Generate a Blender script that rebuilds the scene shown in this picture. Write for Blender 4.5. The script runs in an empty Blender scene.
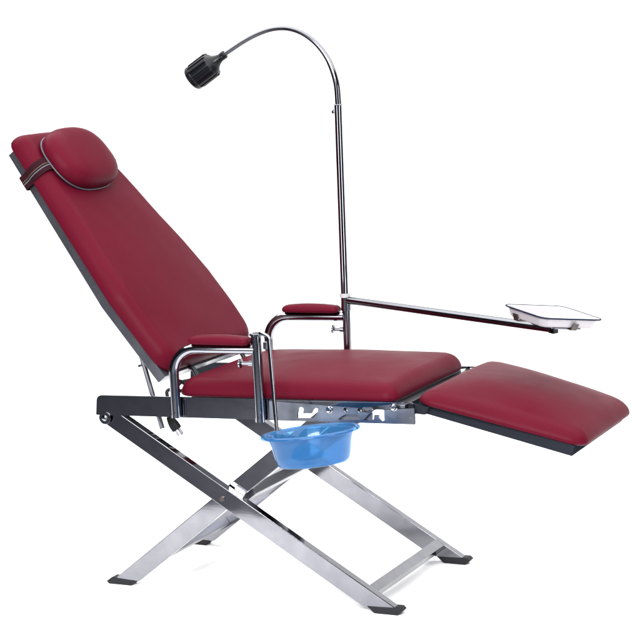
import bpy, bmesh, math, random
from mathutils import Vector, Matrix
random.seed(4)
S = bpy.context.scene

# ------------------------------------------------------------------ camera
CAM = Vector((1.84437, -4.32036, 1.34938))
YAW, PITCH, ROLL, FPX = (0.40452, 0.14222, -0.02048, 2089.22386)
_f = Vector((-math.sin(YAW) * math.cos(PITCH), math.cos(YAW) * math.cos(PITCH), -math.sin(PITCH)))
_r0 = Vector((math.cos(YAW), math.sin(YAW), 0)); _u0 = _r0.cross(_f)
_r = _r0 * math.cos(ROLL) + _u0 * math.sin(ROLL); _u = _u0 * math.cos(ROLL) - _r0 * math.sin(ROLL)
cd = bpy.data.cameras.new('camera'); cam = bpy.data.objects.new('camera', cd)
S.collection.objects.link(cam); S.camera = cam
cd.sensor_width = 36.0; cd.lens = FPX / 640.0 * 36.0; cd.clip_start = 0.05; cd.clip_end = 200
M = Matrix((_r, _u, -_f)).transposed().to_4x4(); M.translation = CAM
cam.matrix_world = M

# ------------------------------------------------------------------ studio air, lamps, exposure
S.view_settings.view_transform = 'Standard'; S.view_settings.look = 'None'
S.view_settings.exposure = 0.25; S.view_settings.gamma = 1.0
wd = bpy.data.worlds.new('World'); S.world = wd; wd.use_nodes = True
wb = wd.node_tree.nodes['Background']; wb.inputs[0].default_value = (0.62, 0.72, 1.0, 1); wb.inputs[1].default_value = 0.035

def softbox(name, loc, target, sx, sy, power, col=(1, 1, 1)):
    l = bpy.data.lights.new(name, 'AREA'); l.shape = 'RECTANGLE'; l.size = sx; l.size_y = sy
    l.energy = power; l.color = col
    o = bpy.data.objects.new(name, l); S.collection.objects.link(o)
    o.location = loc
    o.rotation_euler = (Vector(target) - Vector(loc)).to_track_quat('-Z', 'Y').to_euler()
    return o
softbox('overhead_softbox', (0.0, 0.35, 3.1), (0.0, 0.35, 0), 7.0, 4.6, 430)
softbox('front_softbox', (0.9, -4.9, 3.0), (0.0, 0.2, 0.5), 3.2, 1.6, 560)
softbox('side_softbox', (-1.15, -2.85, 1.05), (-0.15, 0.4, 0.85), 0.9, 1.6, 26)
softbox('side_softbox', (2.95, -1.15, 1.0), (-0.1, 0.4, 0.8), 1.0, 1.6, 30)
softbox('backdrop_lamp', (-3.3, 2.2, 2.3), (0.3, 4.2, 0.9), 0.8, 2.2, 12)
softbox('backdrop_lamp', (3.0, 2.6, 2.3), (-0.9, 4.2, 0.9), 0.8, 2.2, 12)

# ------------------------------------------------------------------ helpers
def at(px, py, y):                     # pixel of the photograph -> point on the vertical plane at depth y
    d = _f + _r * ((px - 320) / FPX) + _u * ((320 - py) / FPX)
    return CAM + d * ((y - CAM.y) / d.y)
WLOC = {}
def link(o): S.collection.objects.link(o); return o
def thing(name, label, cat, loc):
    o = link(bpy.data.objects.new(name, None)); o.location = loc
    o.empty_display_size = 0.1
    o['label'] = label; o['category'] = cat; WLOC[o.name] = Vector(loc); return o
def build(name, bm, mats, parent=None, smooth=40, label=None):
    bmesh.ops.recalc_face_normals(bm, faces=bm.faces[:])
    lo = Vector((min(v.co[i] for v in bm.verts) for i in range(3))); hi = Vector((max(v.co[i] for v in bm.verts) for i in range(3)))
    c = (lo + hi) / 2
    if parent is None: c.z = lo.z
    bmesh.ops.translate(bm, verts=bm.verts[:], vec=-c)
    me = bpy.data.meshes.new(name); bm.to_mesh(me); bm.free()
    for p in me.polygons: p.use_smooth = True
    me.set_sharp_from_angle(angle=math.radians(smooth))
    for m in (mats if isinstance(mats, (list, tuple)) else [mats]): me.materials.append(m)
    o = link(bpy.data.objects.new(name, me)); WLOC[o.name] = c
    if smooth <= 50:
        w = o.modifiers.new('weighted normals', 'WEIGHTED_NORMAL'); w.keep_sharp = True; w.weight = 90
    if parent is not None:
        o.parent = parent; o.location = c - WLOC[parent.name]
    else: o.location = c
    if label: o['label'] = label
    return o
def bevel(bm, w, seg=2, ang=35):
    if w <= 0: return
    es = [e for e in bm.edges if len(e.link_faces) == 2 and e.calc_face_angle(0) > math.radians(ang)]
    bmesh.ops.bevel(bm, geom=es, offset=w, segments=seg, affect='EDGES', profile=0.5, clamp_overlap=True)
def hull_prism(bm, poly, f, a, b):     # poly of 2-D points, f(p, t) -> 3-D, extruded from t=a to t=b
    A = [bm.verts.new(f(p, a)) for p in poly]; B = [bm.verts.new(f(p, b)) for p in poly]
    n = len(poly)
    bm.faces.new(A); bm.faces.new(B[::-1])
    for i in range(n): bm.faces.new((A[i], B[i], B[(i + 1) % n], A[(i + 1) % n]))
XZ = lambda p, t: Vector((p[0], t, p[1]))
def prism(poly, y0, y1, bev=0.0015, f=XZ):
    bm = bmesh.new(); hull_prism(bm, poly, f, y0, y1)
    bmesh.ops.recalc_face_normals(bm, faces=bm.faces[:]); bevel(bm, bev); return bm
def box(lo, hi, bev=0.0015):
    return prism([(lo[0], lo[2]), (hi[0], lo[2]), (hi[0], hi[2]), (lo[0], hi[2])], lo[1], hi[1], bev)
def join(bm, other):
    me = bpy.data.meshes.new('tmp'); other.to_mesh(me); other.free(); bm.from_mesh(me); bpy.data.meshes.remove(me); return bm
def plate(outer, holes, f, a, b):      # flat plate with openings: outline and holes are 2-D loops
    bm = bmesh.new(); loops = []
    for lp in [outer] + holes:
        vs = [bm.verts.new(f(p, a)) for p in lp]
        es = [bm.edges.new((vs[i], vs[(i + 1) % len(vs)])) for i in range(len(vs))]
        loops.append((vs, es))
    bmesh.ops.triangle_fill(bm, use_beauty=True, use_dissolve=False, edges=[e for _, es in loops for e in es])
    front = bm.faces[:]
    m = {}
    for (vs, _), lp in zip(loops, [outer] + holes):
        for v, p in zip(vs, lp): m[v] = bm.verts.new(f(p, b))
    for fc in front: bm.faces.new([m[v] for v in reversed(fc.verts)])
    for vs, _ in loops:
        for i in range(len(vs)):
            j = (i + 1) % len(vs); bm.faces.new((vs[i], vs[j], m[vs[j]], m[vs[i]]))
    return bm
def rounded(poly, rad, n=6):           # round the corners of a closed 2-D polygon
    if not isinstance(rad, (list, tuple)): rad = [rad] * len(poly)
    out = []; N = len(poly)
    for i in range(N):
        p = Vector(poly[i]); a = Vector(poly[i - 1]) - p; b = Vector(poly[(i + 1) % N]) - p
        la, lb = a.length, b.length; a.normalize(); b.normalize()
        r = rad[i]
        if r <= 1e-6: out += [p.copy()] * 1; continue
        th = math.acos(max(-1, min(1, a.dot(b)))); t = r / math.tan(th / 2)
        lim = 0.49 * min(la, lb)
        if t > lim: r *= lim / t; t = lim
        c = p + (a + b).normalized() * (r / math.sin(th / 2))
        s0 = p + a * t - c; s1 = p + b * t - c
        a0 = math.atan2(s0.y, s0.x); da = (math.atan2(s1.y, s1.x) - a0 + math.pi) % (2 * math.pi) - math.pi
        for k in range(n + 1):
            an = a0 + da * k / n; out.append(c + Vector((math.cos(an), math.sin(an))) * r)
    return out
def circle2(c, r, n=20): return [(c[0] + r * math.cos(2 * math.pi * k / n), c[1] + r * math.sin(2 * math.pi * k / n)) for k in range(n)]
def fillet(pts, rads, n=10):           # 3-D open path with rounded bends
    pts = [Vector(p) for p in pts]; out = [pts[0]]
    for i in range(1, len(pts) - 1):
        p = pts[i]; a = pts[i - 1] - p; b = pts[i + 1] - p; la, lb = a.length, b.length; a.normalize(); b.normalize()
        r = rads[i - 1]; th = a.angle(b)
        if r < 1e-5 or th > 3.1: out.append(p); continue
        t = min(r / math.tan(th / 2), 0.48 * min(la, lb)); r = t * math.tan(th / 2)
        c = p + (a + b).normalized() * (r / math.sin(th / 2))
        v0 = (p + a * t - c); v1 = (p + b * t - c)
        for k in range(n + 1): out.append(c + v0.slerp(v1, k / n).normalized() * r)
    out.append(pts[-1]); return out
def spline(pts, sub=8):                # Catmull-Rom through points
    pts = [Vector(p) for p in pts]; P = [2 * pts[0] - pts[1]] + pts + [2 * pts[-1] - pts[-2]]; out = []
    for i in range(1, len(P) - 2):
        for k in range(sub):
            t = k / sub; a, b, c, d = P[i - 1], P[i], P[i + 1], P[i + 2]
            out.append(0.5 * ((2 * b) + (c - a) * t + (2 * a - 5 * b + 4 * c - d) * t * t + (3 * b - a - 3 * c + d) * t ** 3))
    out.append(pts[-1]); return out
def tube(path, rad, n=20, bm=None, closed=False, cap=True):
    bm = bm or bmesh.new(); P = [Vector(p) for p in path]; N = len(P)
    R = rad if isinstance(rad, (list, tuple)) else [rad] * N
    def tan(i):
        if closed: return (P[(i + 1) % N] - P[i - 1]).normalized()
        return (P[min(i + 1, N - 1)] - P[max(i - 1, 0)]).normalized()
    t0 = tan(0); x = t0.orthogonal().normalized(); rings = []
    for i in range(N):
        t = tan(i); x = (x - t * x.dot(t)).normalized(); y = t.cross(x)
        rings.append([bm.verts.new(P[i] + (x * math.cos(2 * math.pi * k / n) + y * math.sin(2 * math.pi * k / n)) * R[i]) for k in range(n)])
    rng = range(N) if closed else range(N - 1)
    for i in rng:
        A, B = rings[i], rings[(i + 1) % N]
        off = 0
        if closed and i == N - 1:
            off = min(range(n), key=lambda o: (A[0].co - B[o].co).length)
        for k in range(n): bm.faces.new((A[k], A[(k + 1) % n], B[(k + 1 + off) % n], B[(k + off) % n]))
    if cap and not closed: bm.faces.new(rings[0][::-1]); bm.faces.new(rings[-1])
    return bm
def lathe(origin, axis, prof, n=32, bm=None, ref=None, rfun=None):   # prof: list of (distance along the axis, radius)
    bm = bm or bmesh.new(); o = Vector(origin); a = Vector(axis).normalized()
    x = (Vector(ref) if ref else a.orthogonal()); x = (x - a * x.dot(a)).normalized(); y = a.cross(x); rings = []
    for d, r in prof:
        rings.append([bm.verts.new(o + a * d + (x * math.cos(2 * math.pi * k / n) + y * math.sin(2 * math.pi * k / n)) * (r if not rfun else rfun(d, r, k / n))) for k in range(n)])
    for A, B in zip(rings, rings[1:]):
        for k in range(n): bm.faces.new((A[k], A[(k + 1) % n], B[(k + 1) % n], B[k]))
    if prof[0][1] > 1e-6: bm.faces.new(rings[0][::-1])
    if prof[-1][1] > 1e-6: bm.faces.new(rings[-1])
    bmesh.ops.remove_doubles(bm, verts=bm.verts[:], dist=1e-7)
    return bm
def inset_poly(poly, d):               # convex polygon moved inwards by d (counter-clockwise)
    N = len(poly); L = []
    for i in range(N):
        p = Vector(poly[i]); q = Vector(poly[(i + 1) % N]); t = (q - p).normalized(); nrm = Vector((-t.y, t.x))
        L.append((p + nrm * d, t))
    out = []
    for i in range(N):
        (p, t), (q, u) = L[i - 1], L[i]
        den = t.x * u.y - t.y * u.x
        s = ((q - p).x * u.y - (q - p).y * u.x) / den
        out.append(p + t * s)
    return out
def ring_pts(poly, rads, n=8, m=10):   # rounded polygon with a fixed count of points on every side
    N = len(poly); corners = []
    for i in range(N):
        seg = []
        p = Vector(poly[i]); a = Vector(poly[i - 1]) - p; b = Vector(poly[(i + 1) % N]) - p; la, lb = a.length, b.length
        a.normalize(); b.normalize(); r = max(rads[i], 1e-4); th = math.acos(max(-1, min(1, a.dot(b)))); t = r / math.tan(th / 2)
        lim = 0.47 * min(la, lb)
        if t > lim: r *= lim / t; t = lim
        c = p + (a + b).normalized() * (r / math.sin(th / 2)); s0 = p + a * t - c; s1 = p + b * t - c
        a0 = math.atan2(s0.y, s0.x); da = (math.atan2(s1.y, s1.x) - a0 + math.pi) % (2 * math.pi) - math.pi
        for k in range(n + 1):
            an = a0 + da * k / n; seg.append(c + Vector((math.cos(an), math.sin(an))) * r)
        corners.append(seg)
    out = []
    for i in range(N):
        out += corners[i]
        p = corners[i][-1]; q = corners[(i + 1) % N][0]
        for k in range(1, m): out.append(p.lerp(q, k / m))
    return out
def cushion(poly, rads, thick, edge, crown, f, D, under=0.012, wob=0.0, edge_v=None):
    """upholstered pad: poly (convex, counter-clockwise, at its widest), f(u, v, h) -> 3-D, h from 0 (base) to thick + crown"""
    ev = edge_v or min(edge, thick * 0.8)
    rings = [(under * 1.6, 0.0), (under * 0.7, 0.0), (under * 0.2, 0.0025)]
    hb = thick - ev
    rings += [(0.0, max(0.008, hb * 0.4)), (0.0, hb)] if hb > 0.009 else [(0.0, hb if hb > 0.004 else 0.005)]
    for k in range(1, 9):
        an = math.pi / 2 * k / 8; rings.append((edge * (1 - math.cos(an)), hb + ev * math.sin(an)))
    for k in range(1, 7): rings.append((edge + (D - edge) * k / 6, thick))
    bm = bmesh.new(); prev = None; first = None
    xs = [p[0] for p in poly]; x0, x1 = min(xs), max(xs)
    def bulge(p):
        x = min(max(p.x, x0 + 1e-5), x1 - 1e-5); ys = []
        for i in range(len(poly)):
            a, b = poly[i], poly[(i + 1) % len(poly)]
            if (a[0] - x) * (b[0] - x) <= 0 and abs(a[0] - b[0]) > 1e-9: ys.append(a[1] + (b[1] - a[1]) * (x - a[0]) / (b[0] - a[0]))
        ya, yb = min(ys), max(ys)
        k = abs(2 * (x - x0) / (x1 - x0) - 1); m = min(1, abs(2 * (p.y - ya) / (yb - ya) - 1))
        return crown * (1 - k ** 2.3) * (1 - m ** 2.3)
    for j, (d, h) in enumerate(rings):
        pl = inset_poly(poly, d) if d else [Vector(p) for p in poly]
        pts = ring_pts(pl, [max(r - d * 0.6, r * 0.35) for r in rads])
        cr = 1 if j > 3 else 0
        vs = [bm.verts.new(f(p.x, p.y, h + (bulge(p) if cr else 0) + (wob * math.sin(p.x * 31 + 1) * math.sin(p.y * 23) if j > 6 else 0))) for p in pts]
        if prev:
            n = len(vs)
            for k in range(n): bm.faces.new((prev[k], prev[(k + 1) % n], vs[(k + 1) % n], vs[k]))
        else: first = vs
        prev = vs; lastpts = pts; lasth = h
    # close the top towards the middle line
    c = sum((Vector(p) for p in lastpts), Vector((0, 0))) / len(lastpts)
    for s in (0.75, 0.5, 0.25):
        pts = [c + (p - c) * s for p in lastpts]
        vs = [bm.verts.new(f(p.x, p.y, lasth + bulge(p))) for p in pts]
        n = len(vs)
        for k in range(n): bm.faces.new((prev[k], prev[(k + 1) % n], vs[(k + 1) % n], vs[k]))
        prev = vs
    v = bm.verts.new(f(c.x, c.y, lasth + bulge(c))); n = len(prev)
    for k in range(n): bm.faces.new((prev[k], prev[(k + 1) % n], v))
    bm.faces.new(first[::-1])
    return bm

# ------------------------------------------------------------------ materials (all procedural)
def mat(name, col, rough=0.5, metal=0.0, **kw):
    m = bpy.data.materials.new(name); m.use_nodes = True; b = m.node_tree.nodes['Principled BSDF']
    b.inputs['Base Color'].default_value = (*col, 1); b.inputs['Roughness'].default_value = rough; b.inputs['Metallic'].default_value = metal
    for k, v in kw.items(): b.inputs[k.replace('_', ' ')].default_value = v
    return m
def noise(m, scale, detail=3, stretch=(1, 1, 1)):
    nt = m.node_tree; tc = nt.nodes.new('ShaderNodeTexCoord'); mp = nt.nodes.new('ShaderNodeMapping'); n = nt.nodes.new('ShaderNodeTexNoise')
    mp.inputs['Scale'].default_value = stretch; n.inputs['Scale'].default_value = scale; n.inputs['Detail'].default_value = detail
    nt.links.new(tc.outputs['Object'], mp.inputs[0]); nt.links.new(mp.outputs[0], n.inputs['Vector']); return n
def bump(m, layers):
    nt = m.node_tree; b = nt.nodes['Principled BSDF']; last = None
    for n, st, dist in layers:
        bp = nt.nodes.new('ShaderNodeBump'); bp.inputs['Strength'].default_value = st; bp.inputs['Distance'].default_value = dist
        nt.links.new(n.outputs['Fac'], bp.inputs['Height'])
        if last: nt.links.new(last.outputs[0], bp.inputs['Normal'])
        last = bp
    nt.links.new(last.outputs[0], b.inputs['Normal'])
def ramp_to(m, n, sock, lo, hi, a=0.3, b=0.7):
    nt = m.node_tree; mr = nt.nodes.new('ShaderNodeMapRange'); mr.inputs[1].default_value = a; mr.inputs[2].default_value = b
    mr.inputs[3].default_value = lo; mr.inputs[4].default_value = hi
    nt.links.new(n.outputs['Fac'], mr.inputs[0]); nt.links.new(mr.outputs[0], nt.nodes['Principled BSDF'].inputs[sock])
def mixcol(m, n, c0, c1, a=0.3, b=0.7):
    nt = m.node_tree; cr = nt.nodes.new('ShaderNodeValToRGB'); cr.color_ramp.elements[0].position = a; cr.color_ramp.elements[1].position = b
    cr.color_ramp.elements[0].color = (*c0, 1); cr.color_ramp.elements[1].color = (*c1, 1)
    nt.links.new(n.outputs['Fac'], cr.inputs[0]); nt.links.new(cr.outputs[0], nt.nodes['Principled BSDF'].inputs['Base Color'])

vinyl = mat('maroon vinyl', (0.085, 0.006, 0.016), 0.42, IOR=1.46, Specular_IOR_Level=0.032)
mixcol(vinyl, noise(vinyl, 5, 4), (0.056, 0.0027, 0.0086), (0.062, 0.0032, 0.0100))
ramp_to(vinyl, noise(vinyl, 9, 4), 'Roughness', 0.38, 0.46)
bump(vinyl, [(noise(vinyl, 3.2, 2), 0.25, 0.008), (noise(vinyl, 700, 2), 0.10, 0.0006)])
steel = mat('polished sheet steel', (0.22, 0.222, 0.245), 0.13, 1.0)
ramp_to(steel, noise(steel, 11, 6, (1, 1, 1)), 'Roughness', 0.035, 0.10, 0.40, 0.65)
mixcol(steel, noise(steel, 26, 6), (0.180, 0.181, 0.199), (0.205, 0.206, 0.224), 0.38, 0.62)
bump(steel, [(noise(steel, 7, 2), 0.16, 0.004), (noise(steel, 260, 2, (0.12, 1, 1)), 0.05, 0.0004)])
chrome = mat('chrome tube', (0.25, 0.255, 0.28), 0.07, 1.0)
ramp_to(chrome, noise(chrome, 14, 4), 'Roughness', 0.05, 0.12)
darkchrome = mat('darkened chrome tube', (0.135, 0.138, 0.152), 0.10, 1.0); ramp_to(darkchrome, noise(darkchrome, 20, 4), 'Roughness', 0.07, 0.16)  # chrome darkened to imitate a dimmer room mirrored in the tubes
sheen_steel = mat('lightened brushed steel', (0.235, 0.255, 0.30), 0.22, 1.0); ramp_to(sheen_steel, noise(sheen_steel, 14, 5), 'Roughness', 0.16, 0.32); bump(sheen_steel, [(noise(sheen_steel, 6, 2), 0.35, 0.01)])  # lighter steel tone, imitates a brighter reflection on the rail
dull = mat('dull steel', (0.17, 0.175, 0.195), 0.33, 1.0)
bump(dull, [(noise(dull, 160, 3), 0.06, 0.0005)])
satin = mat('satin steel', (0.105, 0.108, 0.125), 0.3, 0.8); ramp_to(satin, noise(satin, 12, 4), 'Roughness', 0.22, 0.36); bump(satin, [(noise(satin, 8, 2), 0.10, 0.004)])
blackpaint = mat('black painted steel', (0.013, 0.0145, 0.019), 0.45, Specular_IOR_Level=0.0); ramp_to(blackpaint, noise(blackpaint, 30, 4), 'Roughness', 0.25, 0.42)
rubber = mat('black rubber', (0.004, 0.004, 0.006), 0.55, Specular_IOR_Level=0.25); bump(rubber, [(noise(rubber, 240, 3), 0.15, 0.0006)])
plastic = mat('black plastic', (0.0016, 0.0019, 0.0036), 0.34, Specular_IOR_Level=0.2); bump(plastic, [(noise(plastic, 300, 2), 0.06, 0.0004)])
whitep = mat('white plastic', (0.29, 0.29, 0.30), 0.4); ramp_to(whitep, noise(whitep, 30), 'Roughness', 0.35, 0.5)
enamel = mat('white enamel', (0.335, 0.322, 0.345), 0.15); ramp_to(enamel, noise(enamel, 20), 'Roughness', 0.08, 0.16)
navy = mat('dark blue enamel', (0.006, 0.009, 0.022), 0.5, Specular_IOR_Level=0.1); ramp_to(navy, noise(navy, 60), 'Roughness', 0.4, 0.6)
webbing = mat('dark maroon webbing', (0.013, 0.0010, 0.0032), 0.8, Specular_IOR_Level=0.1); bump(webbing, [(noise(webbing, 900, 2, (1, 3, 1)), 0.3, 0.0006)])
orange = mat('orange yarn', (0.055, 0.022, 0.008), 0.8); blackyarn = mat('black yarn', (0.004, 0.004, 0.006), 0.8, Specular_IOR_Level=0.05); whiteyarn = mat('pale yarn', (0.07, 0.073, 0.09), 0.8)
for _m in (orange, blackyarn, whiteyarn): bump(_m, [(noise(_m, 900, 2), 0.3, 0.0005)])
piping = mat('grey piping', (0.035, 0.036, 0.046), 0.5); bump(piping, [(noise(piping, 500, 2), 0.2, 0.0004)])
brass = mat('dark bronze', (0.055, 0.042, 0.040), 0.4, 0.6); ramp_to(brass, noise(brass, 80), 'Roughness', 0.2, 0.45)
glass = mat('lamp lens', (0.55, 0.57, 0.6), 0.1); ramp_to(glass, noise(glass, 60), 'Roughness', 0.08, 0.2)
paper = mat('white paper', (0.93, 0.93, 0.93), 0.75); bump(paper, [(noise(paper, 40, 3), 0.03, 0.0005)])
dimmed_paper = mat('dimmed backdrop paper', (0.66, 0.66, 0.66), 0.8); bump(dimmed_paper, [(noise(dimmed_paper, 60, 3), 0.03, 0.0005)])  # greyer tone put in to dim the backdrop mirrored in the metal
concrete = mat('grey studio floor', (0.22, 0.23, 0.27), 0.6)
mixcol(concrete, noise(concrete, 1.4, 6), (0.028, 0.030, 0.040), (0.042, 0.045, 0.058))
# blue translucent plastic
blue = bpy.data.materials.new('translucent blue plastic'); blue.use_nodes = True
nt = blue.node_tree; pb = nt.nodes['Principled BSDF']; out = nt.nodes['Material Output']
pb.inputs['Base Color'].default_value = (0.04, 0.15, 0.29, 1); pb.inputs['Roughness'].default_value = 0.12
bump(blue, [(noise(blue, 18, 3), 0.15, 0.003)])
tl = nt.nodes.new('ShaderNodeBsdfTranslucent'); tl.inputs[0].default_value = (0.06, 0.19, 0.37, 1)
tr = nt.nodes.new('ShaderNodeBsdfTransparent'); tr.inputs[0].default_value = (0.44, 0.71, 0.92, 1)
m1 = nt.nodes.new('ShaderNodeMixShader'); m1.inputs[0].default_value = 0.40
m2 = nt.nodes.new('ShaderNodeMixShader'); m2.inputs[0].default_value = 0.58
nt.links.new(pb.outputs[0], m1.inputs[1]); nt.links.new(tl.outputs[0], m1.inputs[2])
nt.links.new(m1.outputs[0], m2.inputs[1]); nt.links.new(tr.outputs[0], m2.inputs[2]); gl = nt.nodes.new('ShaderNodeBsdfGlossy'); gl.inputs['Roughness'].default_value = 0.07
lf = nt.nodes.new('ShaderNodeLayerWeight'); lf.inputs[0].default_value = 0.5
pw = nt.nodes.new('ShaderNodeMath'); pw.operation = 'POWER'; pw.inputs[1].default_value = 4.0; nt.links.new(lf.outputs['Facing'], pw.inputs[0])
lw = nt.nodes.new('ShaderNodeMapRange'); lw.inputs[3].default_value = 0.007; lw.inputs[4].default_value = 0.22; nt.links.new(pw.outputs[0], lw.inputs[0])
m3 = nt.nodes.new('ShaderNodeMixShader')
nt.links.new(lw.outputs[0], m3.inputs[0]); nt.links.new(m2.outputs[0], m3.inputs[1]); nt.links.new(gl.outputs[0], m3.inputs[2])
nt.links.new(m3.outputs[0], out.inputs[0])

# ------------------------------------------------------------------ the setting: white paper sweep on a studio floor
prof = [(-0.78, 0.0), (0, 0.0), (1.5, 0.0), (3.2, 0.0)]
for k in range(1, 13):
    an = math.pi / 2 * k / 12; prof.append((3.2 + 1.0 * math.sin(an), 1.0 - 1.0 * math.cos(an)))
prof += [(4.2, 2.2), (4.2, 3.4)]
bm = bmesh.new(); ra = None
for y, z in prof:
    rb = [bm.verts.new((x, y, z)) for x in (-4.2, -1.5, 1.5, 4.0)]
    if ra:
        for k in range(3): bm.faces.new((ra[k], ra[k + 1], rb[k + 1], rb[k]))
    ra = rb
o = build('backdrop', bm, [paper, dimmed_paper])
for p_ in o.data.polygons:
    if p_.center.y + o.location.y > 3.2: p_.material_index = 1  # rear of the sweep takes the dimmed tone
o; o['kind'] = 'structure'; o['label'] = 'seamless white backdrop sweeping up behind the chair'; o['category'] = 'backdrop'
bm = bmesh.new(); bm.faces.new([bm.verts.new(v) for v in ((-14, -14, -0.004), (14, -14, -0.004), (14, 14, -0.004), (-14, 14, -0.004))])
o = build('floor', bm, concrete); o['kind'] = 'structure'; o['label'] = 'grey studio floor under the white sweep'; o['category'] = 'floor'

# ------------------------------------------------------------------ the chair
W = 0.50
chair = thing('folding_chair', 'reclining maroon and steel folding treatment chair with crossed legs, armrests and raised footrest', 'dental chair', (-0.2, 0.25, 0))
def px2(pts, y): return [(at(a, b, y).x, at(a, b, y).z) for a, b in pts]

# --- outer legs (hinge at the back, feet at the front)
def leg_poly(p0, p1, w, zcut):         # bar in the x-z plane, its lower end cut level at height zcut
    d = (Vector(p1) - Vector(p0)).normalized(); n = Vector((-d.y, d.x)) * (w / 2)
    a, b = Vector(p0) + n, Vector(p0) - n
    ta = (zcut - a.y) / d.y; tb = (zcut - b.y) / d.y
    return [a, b, b + d * tb, a + d * tb * 0 + d * ta]
od = Vector((0.857, -0.515)); 
olegs = leg_poly((-0.565, 0.425), (0.130, 0.0135), 0.0435, 0.015)
ilegs = leg_poly((-0.010, 0.446), (-0.5435, 0.0135), 0.0425, 0.013)
def foot_cap(x0, x1, y0, y1, sgn, parent, z=0.017):
    # wedge shaped rubber shoe; sgn is the way the toe points
    if sgn > 0: pl = [(x0, z - 0.001), (x0 + 0.019, 0), (x1 - 0.004, 0), (x1 + 0.009, 0.012), (x1 + 0.001, z + 0.002)]
    else: pl = [(x1, z - 0.003), (x1 - 0.012, 0), (x0 + 0.003, 0), (x0 - 0.004, 0.006), (x0 + 0.012, z + 0.001)]
    return build('foot_cap', prism(pl, y0, y1, 0.0022), rubber, parent)
bar_o = Vector((0.117, 0.024))
for y0, fy in ((0.0012, 0), (W - 0.0262, 1)):
    l = build('outer_leg', prism(olegs, y0, y0 + 0.025, 0.002), steel, chair)
    foot_cap(0.096, 0.176, y0 - 0.0015, y0 + 0.029, 1, l)
    build('pivot_bolt', lathe((-0.265, y0 - 0.0045 if not fy else y0 + 0.025, 0.242), (0, 1, 0), [(0, 0.0), (0, 0.0045), (0.0015, 0.0062), (0.005, 0.0062)], 16), brass, l)
for y0 in (0.031, W - 0.055):
    l = build('inner_leg', prism(ilegs, y0, y0 + 0.024, 0.002), steel, chair)
    foot_cap(-0.596, -0.520, y0 - 0.0015, y0 + 0.028, -1, l)
# crossbars
def tilted_bar(c, d, a, b, y0, y1):    # bar of section a (along d) x b (across), running in y
    d = Vector(d).normalized(); n = Vector((-d.y, d.x)); c = Vector(c)
    return prism([c + d * a / 2 + n * b / 2, c - d * a / 2 + n * b / 2, c - d * a / 2 - n * b / 2, c + d * a / 2 - n * b / 2], y0, y1, 0.0015)
pa = at(368.75, 583.75, 0.02); pb_ = at(379, 591.5, 0.02)
cmid = Vector(((pa.x + pb_.x) / 2, (pa.z + pb_.z) / 2)); nd = Vector((0.515, 0.857))
build('crossbar', tilted_bar(cmid - nd * 0.014, od, 0.026, 0.024, 0.0262, W - 0.0262), steel, chair)
idr = Vector((0.776, 0.630)); inr = Vector((-0.630, 0.776))
build('crossbar', tilted_bar(Vector((-0.478, 0.064)), idr, 0.030, 0.020, 0.055, W - 0.055), dull, chair)  # darker steel on this and the next bar imitates dim reflected surroundings
build('crossbar', tilted_bar(Vector((-0.222, 0.2465)), idr, 0.030, 0.024, 0.055, W - 0.055), dull, chair)
build('spacer', tilted_bar(Vector((-0.2335, 0.2525)), od, 0.030, 0.026, 0.0262, 0.0308), steel, chair)

# --- side rails: sheet plates with cut-out catches
rail = [(at(97, 414.5, 0).x, at(97, 414.5, 0).z), (at(416, 424.2, 0).x, at(416, 424.2, 0).z), (at(415, 402.2, 0).x, at(415, 402.2, 0).z), (at(97.5, 394.8, 0).x, at(97.5, 394.8, 0).z)]
ear = at(106, 417.5, 0)
def q(pts, ox, oy, s): return px2([(ox + a / s, oy + b / s) for a, b in pts], 0)
hook1 = q([(66, 222), (68, 180), (80, 140), (100, 130), (118, 146), (112, 184), (178, 184), (190, 158), (212, 138), (232, 146), (230, 180), (190, 224)], 290, 390, 8)
hook2 = q([(172, 284), (215, 235), (250, 213), (268, 206), (318, 210), (323, 284), (302, 292), (284, 272), (281, 246), (250, 246), (246, 280)], 340, 380, 7.11)
slot = q([(388, 232), (440, 196), (475, 188), (520, 192), (556, 200), (572, 232)], 290, 390, 8)
def hole(px, py, r=0.0055): c = at(px, py, 0); return circle2((c.x, c.z), r, 14)
pin = lambda c, r: circle2(c, r, 18)
holes = [hook1[::-1], hook2[::-1], slot[::-1], hole(346.5, 409.5), hole(360.5, 410), hole(371.5, 411, 0.004)]
outer = rounded(rail, [0.002, 0.002, 0.012, 0.014], 6)
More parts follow.
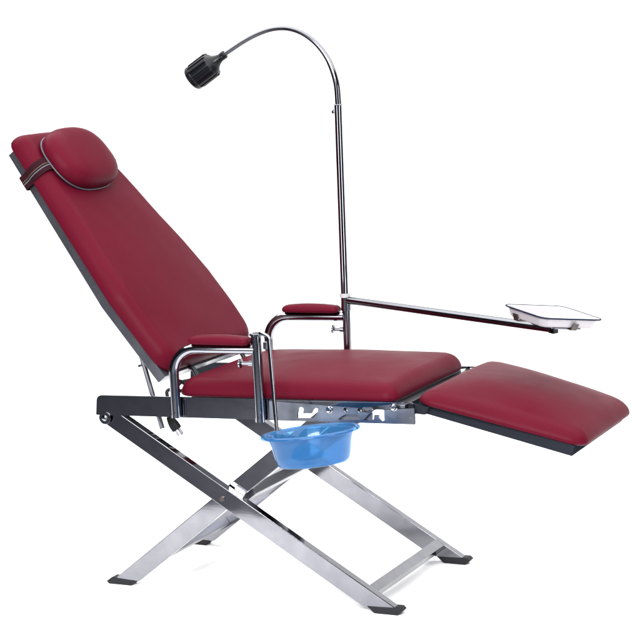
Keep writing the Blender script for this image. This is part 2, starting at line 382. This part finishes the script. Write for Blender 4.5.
for y0, y1, near in ((-0.0045, 0.0, 1), (W, W + 0.0045, 0)):
    bm = plate(outer, holes, XZ, y0, y1)
    # inward top and bottom flanges
    ys = (0.0, 0.0) ; s = 1 if near else -1
    yf = y1 if near else y0
    r = build('side_rail', bm, steel, chair, 30)
    tl_, br_ = Vector(rail[3]), Vector(rail[2]); bl_, brr = Vector(rail[0]), Vector(rail[1])
    a = tl_.lerp(br_, 0.04); b = tl_.lerp(br_, 0.96)
    ya, yb = sorted((yf, yf + s * 0.0009))
    if near:
        cpl = px2([(270, 419.8), (415.6, 423.9), (414.7, 402.9), (270, 400.2)], 0)  # added overlay, its lighter steel stands in for the rail's brighter reflection
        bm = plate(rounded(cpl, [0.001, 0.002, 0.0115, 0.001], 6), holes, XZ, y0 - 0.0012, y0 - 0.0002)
        build('rail_sheen_overlay', bm, sheen_steel, r, 30)
    # ear plate carrying the leg hinge
    e = build('hinge_ear', prism(circle2((ear.x, ear.z), 0.0155, 28), y0 - 0.0022 if near else y1 + 0.0002, y0 - 0.0002 if near else y1 + 0.0022, 0.0006), steel, r)
    yb2 = y0 - 0.0026 if near else y1 + 0.0026
    hb = lathe((ear.x, yb2, ear.z), (0, -s, 0), [(0, 0.0075), (0.0012, 0.007), (0.0020, 0.004), (0.0020, 0)], 18); build('hinge_bolt', hb, chrome, r)
    for rx, rz, rr in ((330.5, 409.5, 0.0085), (395, 407, 0.0085)):
        c = at(rx, rz, 0); yb3 = y0 - 0.0012 if near else y1
        build('rivet', lathe((c.x, yb3, c.z), (0, -s, 0), [(0, rr), (0.0012, rr), (0.0028, rr * 0.72), (0.0018, rr * 0.5), (0.0018, 0.0025), (0.003, 0.002), (0.003, 0)], 20), chrome, r)
    if near:
        t0 = at(183, 397.6, 0); t1 = at(187.5, 416.2, 0)
        build('seam_strip', box((t0.x, y0 - 0.0016, t1.z + 0.001), (t1.x, y0 - 0.0002, t0.z - 0.0015), 0.0006), steel, r)
        # inner sliding latch plate seen through the slot
        a0 = at(336, 405, 0.006); a1 = at(373, 423, 0.006)
        build('latch_plate', box((a0.x, 0.004, a1.z + 0.003), (a1.x, 0.0065, a0.z), 0.0006), dull, r)
        c = at(411.5, 417.5, 0)
        build('screw', lathe((c.x, y0 - 0.0012, c.z), (0, -1, 0), [(-0.001, 0.003), (0.001, 0.0026), (0.001, 0)], 12), dull, r)

# --- arms: bent tube on each side
ARMZ = {}
arms = {}
for near in (1, 0):
    y = -0.018 if near else W + 0.018
    s = 1 if near else -1
    zt = 0.6015 if near else 0.6035
    def pt(x, z): return Vector((x, y, z))
    path = fillet([pt(-0.369, 0.434), pt(-0.3745, zt - 0.003), pt(-0.160, zt + 0.0035)], [0.060], 12)
    arm = build('armrest', tube(path, 0.0118, 24), chrome, chair)
    arms[near] = arm
    build('screw', lathe((-0.3695, y - 0.0119 if near else y + 0.0119, 0.447), (0, -s, 0), [(-0.001, 0.003), (0.0012, 0.0025), (0.0012, 0)], 12), rubber, arm)
    zb = zt + 0.0125
    pad = cushion([(-0.327, y - 0.023), (-0.1735, y - 0.023), (-0.1735, y + 0.023), (-0.327, y + 0.023)], [0.012] * 4, 0.0155, 0.010, 0.006,
                  lambda u, v, h: Vector((u, v, zb + 0.018 * (u + 0.252) + h)), 0.021, 0.005)
    build('arm_pad', pad, vinyl, arm)
    # post
    if near:
        top = at(258, 334, y)
        post = build('post', tube([pt(-0.1515, 0.436), pt(-0.1585, top.z - 0.001)], 0.0122, 28), chrome, chair)
        build('post_rim', lathe((-0.1585, y, top.z - 0.004), (0, 0, 1), [(0, 0.0122), (0.0, 0.0152), (0.005, 0.0152), (0.006, 0.0135), (0.006, 0.0085), (0.002, 0.0085), (0.002, 0)], 28), chrome, post)
        build('screw', lathe((-0.1525, y - 0.0123, 0.4475), (0, -1, 0), [(-0.001, 0.0032), (0.0012, 0.0027), (0.0012, 0)], 12), rubber, post)
        k = at(241, 363.3, y); kx = -0.170
    else:
        top = at(345, 303, y)
        post = build('post', tube([pt(-0.1515, 0.436), pt(-0.1545, at(346, 309, y).z), pt(-0.1545, top.z)], 0.0102, 28), chrome, chair)
        k = at(334, 329.3, y); kx = -0.164
    kn = lathe((k.x, y, k.z), (1, 0, 0), [(-0.005, 0), (-0.005, 0.009), (-0.003, 0.0115), (0.000, 0.0112), (0.0015, 0.0065), (0.0035, 0.0042), (kx - k.x - 0.008, 0.0042), (kx - k.x - 0.008, 0.0065), (kx - k.x + 0.003, 0.0065)], 20)
    build('thumb_screw', kn, chrome, post)
    if near: NEARPOST, NTOP = post, top
    else: FARPOST, FTOP = post, top

# --- tray arm swinging out from the far post
y = W + 0.018
a0 = Vector((-0.1545, y, 0.6495)); a1 = Vector((0.4513, 0.30, 0.6315))
sl = build('tray_arm', tube([a0, a1], 0.0098, 24), darkchrome, chair)
lo = at(345.5, 310.5, y); hi = at(344.6, 297, y)
build('clamp_sleeve', lathe((-0.1548, y, lo.z), (0, 0, 1), [(0, 0.0104), (0, 0.0124), (hi.z - lo.z, 0.0124), (hi.z - lo.z, 0.0104)], 28), chrome, sl)
d = (a1 - a0).normalized()
def rect_block(c, d, l, w, h, bev=0.001):
    sx = Vector((-d.y, d.x, 0)).normalized(); up = d.cross(sx) * -1 if d.cross(sx).z < 0 else d.cross(sx)
    bm = bmesh.new()
    hull_prism(bm, [(-w, -h), (w, -h), (w, h), (-w, h)], lambda p, t: c + d * t + sx * p[0] + up * p[1], 0, l)
    bmesh.ops.recalc_face_normals(bm, faces=bm.faces[:]); bevel(bm, bev); return bm
build('end_ferrule', lathe(a1 - d * 0.004, d, [(0, 0.0099), (0.0, 0.0118), (0.006, 0.0118), (0.006, 0)], 24), chrome, sl)
build('end_block', rect_block(a1 + d * 0.0030, d, 0.009, 0.009, 0.0105), plastic, sl)

# --- tray frame of reference (the tray sags a little on its arm)
TC = Vector((0.4545, 0.30, 0.6690)); hd = 0.9902
TX = Vector((math.cos(hd), math.sin(hd), 0)); TY = Vector((-math.sin(hd), math.cos(hd), 0))
def tz(v): return -0.1564 * v.x - 0.0397 * v.y
TX = (TX + Vector((0, 0, tz(TX)))).normalized(); TY = (TY + Vector((0, 0, tz(TY)))); TN = TX.cross(TY).normalized(); TY = TN.cross(TX)
def tf(u, v, h): return TC + TX * u + TY * v + TN * h
ta, tb2, th = 0.1862, 0.1560, 0.0235
# carrier plate under the tray with two upturned clips
bm = bmesh.new(); hull_prism(bm, rounded([(-0.045, -0.060), (0.045, -0.060), (0.045, 0.050), (-0.045, 0.050)], 0.012, 4), lambda p, t: tf(p[0], p[1], t), -th - 0.0035, -th - 0.0008)
cp = build('tray_carrier', bm, dull, sl)
def clip(u, v, du, dv):               # small bent strip standing against the tray wall
    bm = bmesh.new(); o = Vector((u, v)); e = Vector((du, dv)); w = Vector((-dv, du)) * 0.0085
    def pf(p, t): 
        c = o + e * p[0] + w * t; return tf(c.x, c.y, p[1])
    hull_prism(bm, [(-0.030, -th - 0.0038), (0.0040, -th - 0.0038), (0.0115, -th + 0.013), (0.0095, -th + 0.013), (0.0025, -th - 0.002), (-0.030, -th - 0.002)], pf, -1, 1)
    build('tray_clip', bm, brass, cp)
ub, vb = ta / 2 - 0.014, tb2 / 2 - 0.014
clip(-ub, 0.028, -1, 0); clip(0.010, -vb, 0, -1)
bm = bmesh.new(); tube([a1 + Vector((0.004, 0.004, 0.012)), tf(0.0, 0.0, -th - 0.002)], 0.006, 12, bm); build('swivel_pin', bm, chrome, cp)

# --- seat
st = Vector((1, 0, 0.0262)).normalized()
def seatf(u, v, h): return Vector((u, v, 0.4872 + 0.0262 * (u + 0.1))) + Vector((-0.0262, 0, 1)) * h
seat = cushion([(-0.378, 0.002), (0.174, 0.0), (0.174, 0.5), (-0.378, 0.498)], [0.035, 0.03, 0.05, 0.05], 0.040, 0.032, 0.021, seatf, 0.18, 0.008, 0.0006, 0.036)
seat = build('seat_cushion', seat, vinyl, chair, 60)
build('seat_frame', prism([(-0.35, 0.460), (0.166, 0.4735), (0.166, 0.4925), (-0.35, 0.4785)], 0.024, 0.476, 0.001), dull, seat)
build('end_bar', box((0.171, 0.003, 0.466), (0.197, W - 0.003, 0.4905), 0.0015), dull, seat)
build('pivot_bar', tube([(0.205, 0.004, 0.474), (0.205, W - 0.004, 0.474)], 0.007, 16), blackpaint, chair)

# --- footrest
F0 = Vector((0.226, 0, 0.470)); fd = Vector((0.349, 0, -0.0805)).normalized(); fn = Vector((-fd.z, 0, fd.x))
def ff(u, v, h): return F0 + fd * u + Vector((0, v, 0)) + fn * h
def fpr(p, t): return ff(p[0], p[1], t)
foot = cushion([(0.000, 0.0), (0.392, 0.036), (0.392, 0.464), (0.000, 0.5)], [0.035, 0.04, 0.05, 0.04], 0.029, 0.036, 0.029, lambda u, v, h: ff(u - 0.012, v, h + 0.0255), 0.185, 0.006, 0.0005, 0.0255)
foot = build('footrest', foot, vinyl, chair, 60)
fo = [(-0.010, 0.030), (0.358, 0.038), (0.358, 0.462), (-0.010, 0.470)]
fi = [(0.012, 0.052), (0.338, 0.058), (0.338, 0.442), (0.012, 0.448)]
bm = bmesh.new()
for k in range(4):
    k2 = (k + 1) % 4
    part = bmesh.new(); hull_prism(part, [fo[k], fo[k2], fi[k2], fi[k]], fpr, 0, 0.0252); join(bm, part)
bmesh.ops.remove_doubles(bm, verts=bm.verts[:], dist=1e-5)
seen = {}
bm.verts.index_update()
for f_ in bm.faces[:]:
    seen.setdefault(tuple(sorted(v.index for v in f_.verts)), []).append(f_)
bmesh.ops.delete(bm, geom=[f_ for l_ in seen.values() if len(l_) > 1 for f_ in l_], context='FACES_ONLY')
bmesh.ops.recalc_face_normals(bm, faces=bm.faces[:]); bevel(bm, 0.001, 1)
fr = build('footrest_frame', bm, blackpaint, foot, 30)
for v in (0.014, W - 0.034):
    build('hinge_arm', prism([(0.200, 0.471), (0.240, 0.468), (0.250, 0.487), (0.200, 0.492)], v, v + 0.014, 0.001), blackpaint, fr)

# --- backrest
B0 = Vector((-0.44, 0, 0.505)); bd = Vector((-0.637, 0, 0.771)); bn = Vector((0.771, 0, 0.637))
def bf(u, v, h): return B0 + bd * u + Vector((0, v, 0)) + bn * h
# u = up the spine, v = across (0.03 near .. 0.50 far); (u, v) mirrored so that the outline is counter-clockwise seen from the front
YC = 0.262
cpoly = [(0.004, YC - 0.240), (0.004, YC + 0.236), (0.222, YC + 0.251), (0.712, YC + 0.150), (0.712, YC - 0.162), (0.222, YC - 0.243)][::-1]
back = cushion(cpoly, [0.10, 0.035, 0.045, 0.10, 0.05, 0.05], 0.046, 0.030, 0.012, lambda u, v, h: bf(u, v, h + 0.0255), 0.12, 0.004, 0.0012, 0.036)
back = build('backrest', back, vinyl, chair, 60)
def off(pl, d): return [tuple(p) for p in inset_poly(pl, d)]
fo = [(0.0, 0.030), (0.227, 0.028), (0.690, 0.118), (0.690, 0.406), (0.227, 0.496), (0.0, 0.496)]
fi = off(fo, 0.022)
bm = plate(fo, [fi[::-1]], lambda p, t: bf(p[0], p[1], t), 0, 0.0252); bevel(bm, 0.0012, 1)
fr = build('backrest_frame', bm, satin, back, 30)
bm = bmesh.new(); hull_prism(bm, [(0.33, 0.07), (0.37, 0.07), (0.37, 0.46), (0.33, 0.46)], lambda p, t: bf(p[0], p[1], t), 0.002, 0.018); build('brace', bm, steel, fr)
bm = bmesh.new(); hull_prism(bm, [(0.012, 0.05), (0.23, 0.05), (0.68, 0.14), (0.68, 0.385), (0.23, 0.475), (0.012, 0.475)], lambda p, t: bf(p[0], p[1], t), 0.0205, 0.0253); build('backing_board', bm, plastic, fr)
# back hinge lugs to the rails
for v in (0.012, W - 0.018):
    pass
# reclining rod behind the near rail
r0 = at(141.0, 355, 0.06); r1 = at(162.3, 428.4, 0.06)
rod = build('recline_rod', tube([r0, r1], 0.0062, 16), dull, chair)
p0 = at(139, 366, 0.045); build('pin', tube([p0, p0 + Vector((0.0, 0.035, 0))], 0.003, 10), chrome, rod)
# hinge block at the foot of the backrest
for v in (0.030, 0.300):
    c = bf(0.012, v + 0.13, 0.02)
    build('back_hinge', tube([c, c + Vector((0.022, 0, -0.008)), c + Vector((0.035, 0, -0.030))], 0.006, 12), plastic, fr)

# --- hook rod that carries the basin
BC = Vector((0.0295, -0.150, 0.4510))
tx, ty = math.radians(7.0), math.radians(1.5)
BN = Vector((-math.sin(tx), math.sin(ty), 1)).normalized(); BX = Vector((math.cos(tx), 0, math.sin(tx))); BX = (BX - BN * BX.dot(BN)).normalized(); BY = BN.cross(BX)
RIM = 0.1105
pr = BC + BX * (-0.088) + BY * 0.062 - BN * 0.004
yN = -0.018
hp = at(258.5, 336, yN); h1 = at(259, 333.0, yN - 0.002); h2 = at(268.5, 337, yN - 0.012)
low = Vector((pr.x, pr.y, pr.z))
ang0 = math.radians(160)
ring = [BC + BX * math.cos(ang0 - math.pi * 0.78 * k / 30) * 0.1045 + BY * math.sin(ang0 - math.pi * 0.78 * k / 30) * 0.1045 - BN * 0.0065 for k in range(31)]
rp = fillet([hp - Vector((0, 0, 0.03)), h1 + Vector((0, 0, 0.003)), h2, ring[0] + Vector((0, 0, 0.001))], [0.008, 0.012], 8)
bm = tube(rp, 0.0046, 14); tube(ring, 0.0022, 8, bm)
build('basin_hook', bm, chrome, chair)
build('hook_collar', lathe(at(265.5, 345.5, yN) - Vector((0, 0, 0.008)), (0, 0, 1), [(0, 0), (0, 0.0055), (0.016, 0.0055), (0.016, 0)], 14), chrome, chair)

# ------------------------------------------------------------------ basin
bprof = [(0.0, -0.074), (0.045, -0.074), (0.0745, -0.0735), (0.0790, -0.071), (0.0812, -0.0655), (0.0826, -0.0640), (0.0832, -0.0575), (0.0850, -0.0555), (0.0866, -0.046), (0.0900, -0.026), (0.0965, -0.006), (0.0985, -0.0015), (0.1015, 0.0005), (0.1070, 0.0008), (0.1105, -0.0012), (0.1115, -0.0045), (0.1105, -0.0062)]
inner = [(0.1088, -0.0052), (0.1095, -0.0036), (0.1090, -0.0012), (0.1062, -0.0010), (0.1018, -0.0012), (0.0992, -0.0030), (0.0948, -0.006), (0.0884, -0.026), (0.0834, -0.046), (0.0799, -0.066), (0.0775, -0.0695), (0.0740, -0.0717), (0.045, -0.0722), (0.0, -0.0722)]
def rf(d, r, k): return r * (1 + 0.006 * math.cos(2 * math.pi * k * 2 + 0.6))
bm = lathe(BC, BN, [(h, r) for r, h in bprof] + [(h, r) for r, h in inner], 72, ref=BX, rfun=rf)
o = build('basin', bm, blue, None, 50); o['label'] = 'translucent blue plastic basin hanging below the near armrest post'; o['category'] = 'basin'

# ------------------------------------------------------------------ pillow on the head end
PU, PV = 0.592, 0.228
pil = thing('headrest_pillow', 'small oval maroon pillow strapped to the head end of the backrest', 'pillow', tuple(bf(PU, PV, 0.08)))
def pf(u, v, h): return bf(u, v, h * 0.72 + 0.0810)
N = 72; rings = []
def outl(t, s):
    c, sn = math.cos(t), math.sin(t); e = 2 / 2.65
    a, b = 0.088, 0.126
    return (PU + a * s * math.copysign(abs(c) ** e, c), PV + b * s * math.copysign(abs(sn) ** e, sn))
bm = bmesh.new()
pp = [(0.0, -0.004), (0.6, -0.004), (0.90, -0.002), (0.965, 0.004), (0.99, 0.012), (1.0, 0.022), (0.992, 0.032), (0.965, 0.043), (0.92, 0.053), (0.85, 0.0615), (0.75, 0.068), (0.6, 0.073), (0.42, 0.0755), (0.2, 0.0765), (0.0, 0.077)]
for s, h in pp: rings.append([bm.verts.new(pf(*outl(2 * math.pi * k / N, max(s, 1e-4)), h)) for k in range(N)])
for A, B in zip(rings, rings[1:]):
    for k in range(N): bm.faces.new((A[k], A[(k + 1) % N], B[(k + 1) % N], B[k]))
bmesh.ops.remove_doubles(bm, verts=bm.verts[:], dist=2e-4)
pc = build('pillow_cover', bm, vinyl, pil, 70)
bm = tube([pf(*outl(2 * math.pi * k / 96, 0.985), 0.004) for k in range(96)], 0.0021, 8, closed=True)
build('piping', bm, piping, pc)
# strap: band round the backrest, striped along its middle
us = 0.603
def edge(u): return 0.026 + max(0, u - 0.227) * 0.180
path = [(0.20, 0.0), (0.05, -0.0015), (0.006, -0.003), (-0.005, 0.002), (-0.0055, 0.020), (-0.012, 0.035), (-0.012, 0.052), (-0.002, 0.072), (0.020, 0.0835), (0.05, 0.087), (0.12, 0.088), (0.2, 0.088)]
cols = [(-0.0185, -0.0060, 0), (-0.0060, -0.0037, 3), (-0.0037, 0.0003, 2), (0.0003, 0.0024, 1), (0.0024, 0.0185, 0)]
cols = [(a, b, m) for a, b, m in cols]
sp = spline([Vector((v, h, 0)) for v, h in path], 5)
half = [(p.x, p.y) for p in sp if p.x < 0.1385]
bm = bmesh.new()
def lay(u, k, lift):                   # point k of the closed loop round the backrest
    n2 = len(half); far = k >= n2; kk = k if not far else 2 * n2 - 1 - k
    a, b = half[max(kk - 1, 0)], half[min(kk + 1, n2 - 1)]
    tx_, ty_ = b[0] - a[0], b[1] - a[1]; l_ = math.hypot(tx_, ty_)
    v = half[kk][0] - ty_ / l_ * lift; h = half[kk][1] + tx_ / l_ * lift
    v += edge(u)
    if kk > 14: u -= 0.16 * max(0, half[kk][0])
    return bf(u, 2 * YC - v if far else v, h)
for a, b, mi in cols:
    lift = 0.0018 if mi == 0 else 0.0022
    for k in range(2 * len(half)):
        k2 = (k + 1) % (2 * len(half))
        vs = [[bm.verts.new(lay(us + du, kk, lf)) for du, lf in ((a, 0), (b, 0), (b, lift), (a, lift))] for kk in (k, k2)]
        for i in range(4):
            fce = bm.faces.new((vs[0][i], vs[0][(i + 1) % 4], vs[1][(i + 1) % 4], vs[1][i])); fce.material_index = mi
bmesh.ops.remove_doubles(bm, verts=bm.verts[:], dist=1e-6)
build('strap', bm, [webbing, orange, blackyarn, whiteyarn], pil, 50)

# ------------------------------------------------------------------ lamp on the far post
y = W + 0.018
base = at(344.8, 298, y); topp = at(338.0, 105, y)
lamp = thing('examination_lamp', 'black gooseneck examination lamp on a tall chrome pole above the far armrest', 'lamp', tuple(base))
pole = build('pole', tube([base, topp], [0.0094, 0.0094], 28), chrome, lamp)
build('collar', lathe(at(344.9, 297.2, y), (0, 0, 1), [(0, 0.0095), (0, 0.0135), (0.0095, 0.0135), (0.0095, 0.0095)], 28), whitep, pole)
build('ring', lathe(topp - Vector((0, 0, 0.001)), (topp - base), [(0, 0.009), (0, 0.0105), (0.0015, 0.0115), (0.003, 0.0105), (0.003, 0.006)], 28), darkchrome, pole)
k = at(333.2, 111.5, y); kx = topp.x
build('thumb_screw', lathe((k.x, y, k.z), (1, 0, 0), [(-0.002, 0), (-0.002, 0.006), (0.001, 0.0065), (0.002, 0.0035), (kx - k.x - 0.006, 0.0032)], 16), chrome, pole)
gp = [(338.4, 104.2), (336.3, 83), (329.3, 62), (318, 45.5), (304, 34.3), (289.7, 29), (275.6, 28.8), (261.5, 32.6), (244.7, 41), (224.5, 54.4)]
path = spline([at(a, b, y) for a, b in gp], 10); n = len(path)
neck = build('gooseneck', tube(path, [0.0079 - 0.0019 * min(1, i / (n * 0.6)) for i in range(n)], 20), darkchrome, lamp)
hd_front = at(192.4, 79.0, y); hd_back = at(225.2, 54.0, y); ax = (hd_back - hd_front); L = ax.length; ax.normalize()
R0 = 0.0326
fl = lambda d, r, k: r * (1 + (0.05 * (1 if math.sin(2 * math.pi * k * 14) > 0.15 else -1) if 0.004 < d / L and 0.12 < d / L < 0.60 else 0))
prf = [(0.0, 0.024), (0.0, R0 * 0.93), (0.02, R0 * 0.99), (0.10, R0), (0.125, R0), (0.13, R0), (0.35, R0 * 1.0), (0.57, R0 * 0.99), (0.595, R0 * 0.97), (0.605, R0 * 0.90), (0.65, R0 * 0.70), (0.70, R0 * 0.54), (0.76, R0 * 0.42), (0.83, R0 * 0.34), (0.885, R0 * 0.30), (0.89, R0 * 0.33), (0.985, R0 * 0.33), (1.0, R0 * 0.29), (1.0, R0 * 0.1)]
prf = [(d * L, r) for d, r in prf]
bm = bmesh.new()
lathe(hd_front, ax, [(0.012, 0.0), (0.012, 0.022), (0.0, 0.0245)] + prf[1:], 112, bm, rfun=fl)
head = build('lamp_head', bm, plastic, lamp, 25)
build('lens', lathe(hd_front, ax, [(0.0085, 0.0), (0.0085, 0.0215), (0.0105, 0.0215)], 32), glass, head)
c = hd_front + ax * L * 0.925
tocam = (CAM - c).normalized(); side = ax.cross(tocam).normalized(); outw = (tocam - ax * tocam.dot(ax)).normalized()
build('screw', lathe(c + outw * R0 * 0.30 + side * 0.001, outw, [(0, 0.0022), (0.0014, 0.0018), (0.0014, 0)], 12), chrome, head)

# ------------------------------------------------------------------ enamel tray
tray = thing('instrument_tray', 'white enamel tray with a dark blue rim resting on the long swing arm', 'tray', tuple(tf(0, 0, -th)))
rect = [(-ta / 2, -tb2 / 2), (ta / 2, -tb2 / 2), (ta / 2, tb2 / 2), (-ta / 2, tb2 / 2)]
bm = bmesh.new(); prev = None; first = None
for d, h in [(0.034, -th), (0.020, -th), (0.0155, -th + 0.0012), (0.0125, -th + 0.004), (0.007, -0.004), (0.005, -0.0008), (0.001, -0.0004), (0.001, 0.0012), (0.0055, 0.0012), (0.0078, -0.0010), (0.014, -th + 0.005), (0.0175, -th + 0.0026), (0.022, -th + 0.0018), (0.034, -th + 0.0018)]:
    pts = ring_pts(inset_poly(rect, d), [max(0.024 - d * 0.5, 0.008)] * 4, 8, 4)
    vs = [bm.verts.new(tf(p.x, p.y, h)) for p in pts]
    if prev:
        n = len(vs)
        for k in range(n): bm.faces.new((prev[k], prev[(k + 1) % n], vs[(k + 1) % n], vs[k]))
    else: first = vs
    prev = vs
bm.faces.new(first[::-1]); bm.faces.new(prev)
tb_ = build('tray_body', bm, enamel, tray, 50)
pts = ring_pts(inset_poly(rect, 0.0008), [0.024] * 4, 8, 4)
build('rim', tube([tf(p.x, p.y, 0.0006) for p in pts], 0.0019, 10, closed=True), navy, tb_)

# ------------------------------------------------------------------ mains cord hanging behind the near rail
yk = 0.07
cord = thing('power_cord', 'black power cord with a three pin plug dangling behind the near rail', 'cord', tuple(at(172, 425, yk)))
cp_ = [(213, 371, 0.20), (200, 376.5, 0.15), (190, 380, 0.11), (182, 382, 0.09), (177, 387, 0.08), (181, 391, 0.07), (186, 386, 0.075), (179, 381, 0.09), (173, 388, 0.08), (167, 391.5, 0.07), (168, 400, yk), (167, 409, yk), (169.5, 418, yk)]
cb = build('cable', tube(spline([at(a, b, c) for a, b, c in cp_], 8), 0.0043, 12), rubber, cord)
p0 = at(168.6, 416.5, yk); p1 = at(177.2, 429.5, yk); ax = (p1 - p0).normalized(); pl = (p1 - p0).length
sx = Vector((0, 1, 0)); sz = ax.cross(sx).normalized()
bm = bmesh.new(); prev = None
for d, a, b in [(-0.006, 0.003, 0.003), (0.0, 0.0055, 0.0055), (0.12, 0.0075, 0.0065), (0.35, 0.0105, 0.0075), (0.6, 0.0122, 0.0085), (0.85, 0.0125, 0.0085), (0.97, 0.012, 0.008), (1.0, 0.0105, 0.0065)]:
    vs = [bm.verts.new(p0 + ax * d * pl + sz * a * math.copysign(abs(math.cos(2 * math.pi * k / 20)) ** 0.6, math.cos(2 * math.pi * k / 20)) + sx * b * math.copysign(abs(math.sin(2 * math.pi * k / 20)) ** 0.6, math.sin(2 * math.pi * k / 20))) for k in range(20)]
    if prev:
        for k in range(20): bm.faces.new((prev[k], prev[(k + 1) % 20], vs[(k + 1) % 20], vs[k]))
    else: bm.faces.new(vs[::-1])
    prev = vs
bm.faces.new(prev)
plug = build('plug', bm, rubber, cord, 50)
for o_, ln, r in ((sz * 0.0065, 0.0165, 0.0024), (-sz * 0.006, 0.014, 0.0020), (sx * 0.005, 0.017, 0.0020)):
    build('prong', tube([p1 - ax * 0.001 + o_, p1 + ax * (ln * 0.85) + o_, p1 + ax * ln + o_], [r, r, r * 0.6], 12), dull, plug)
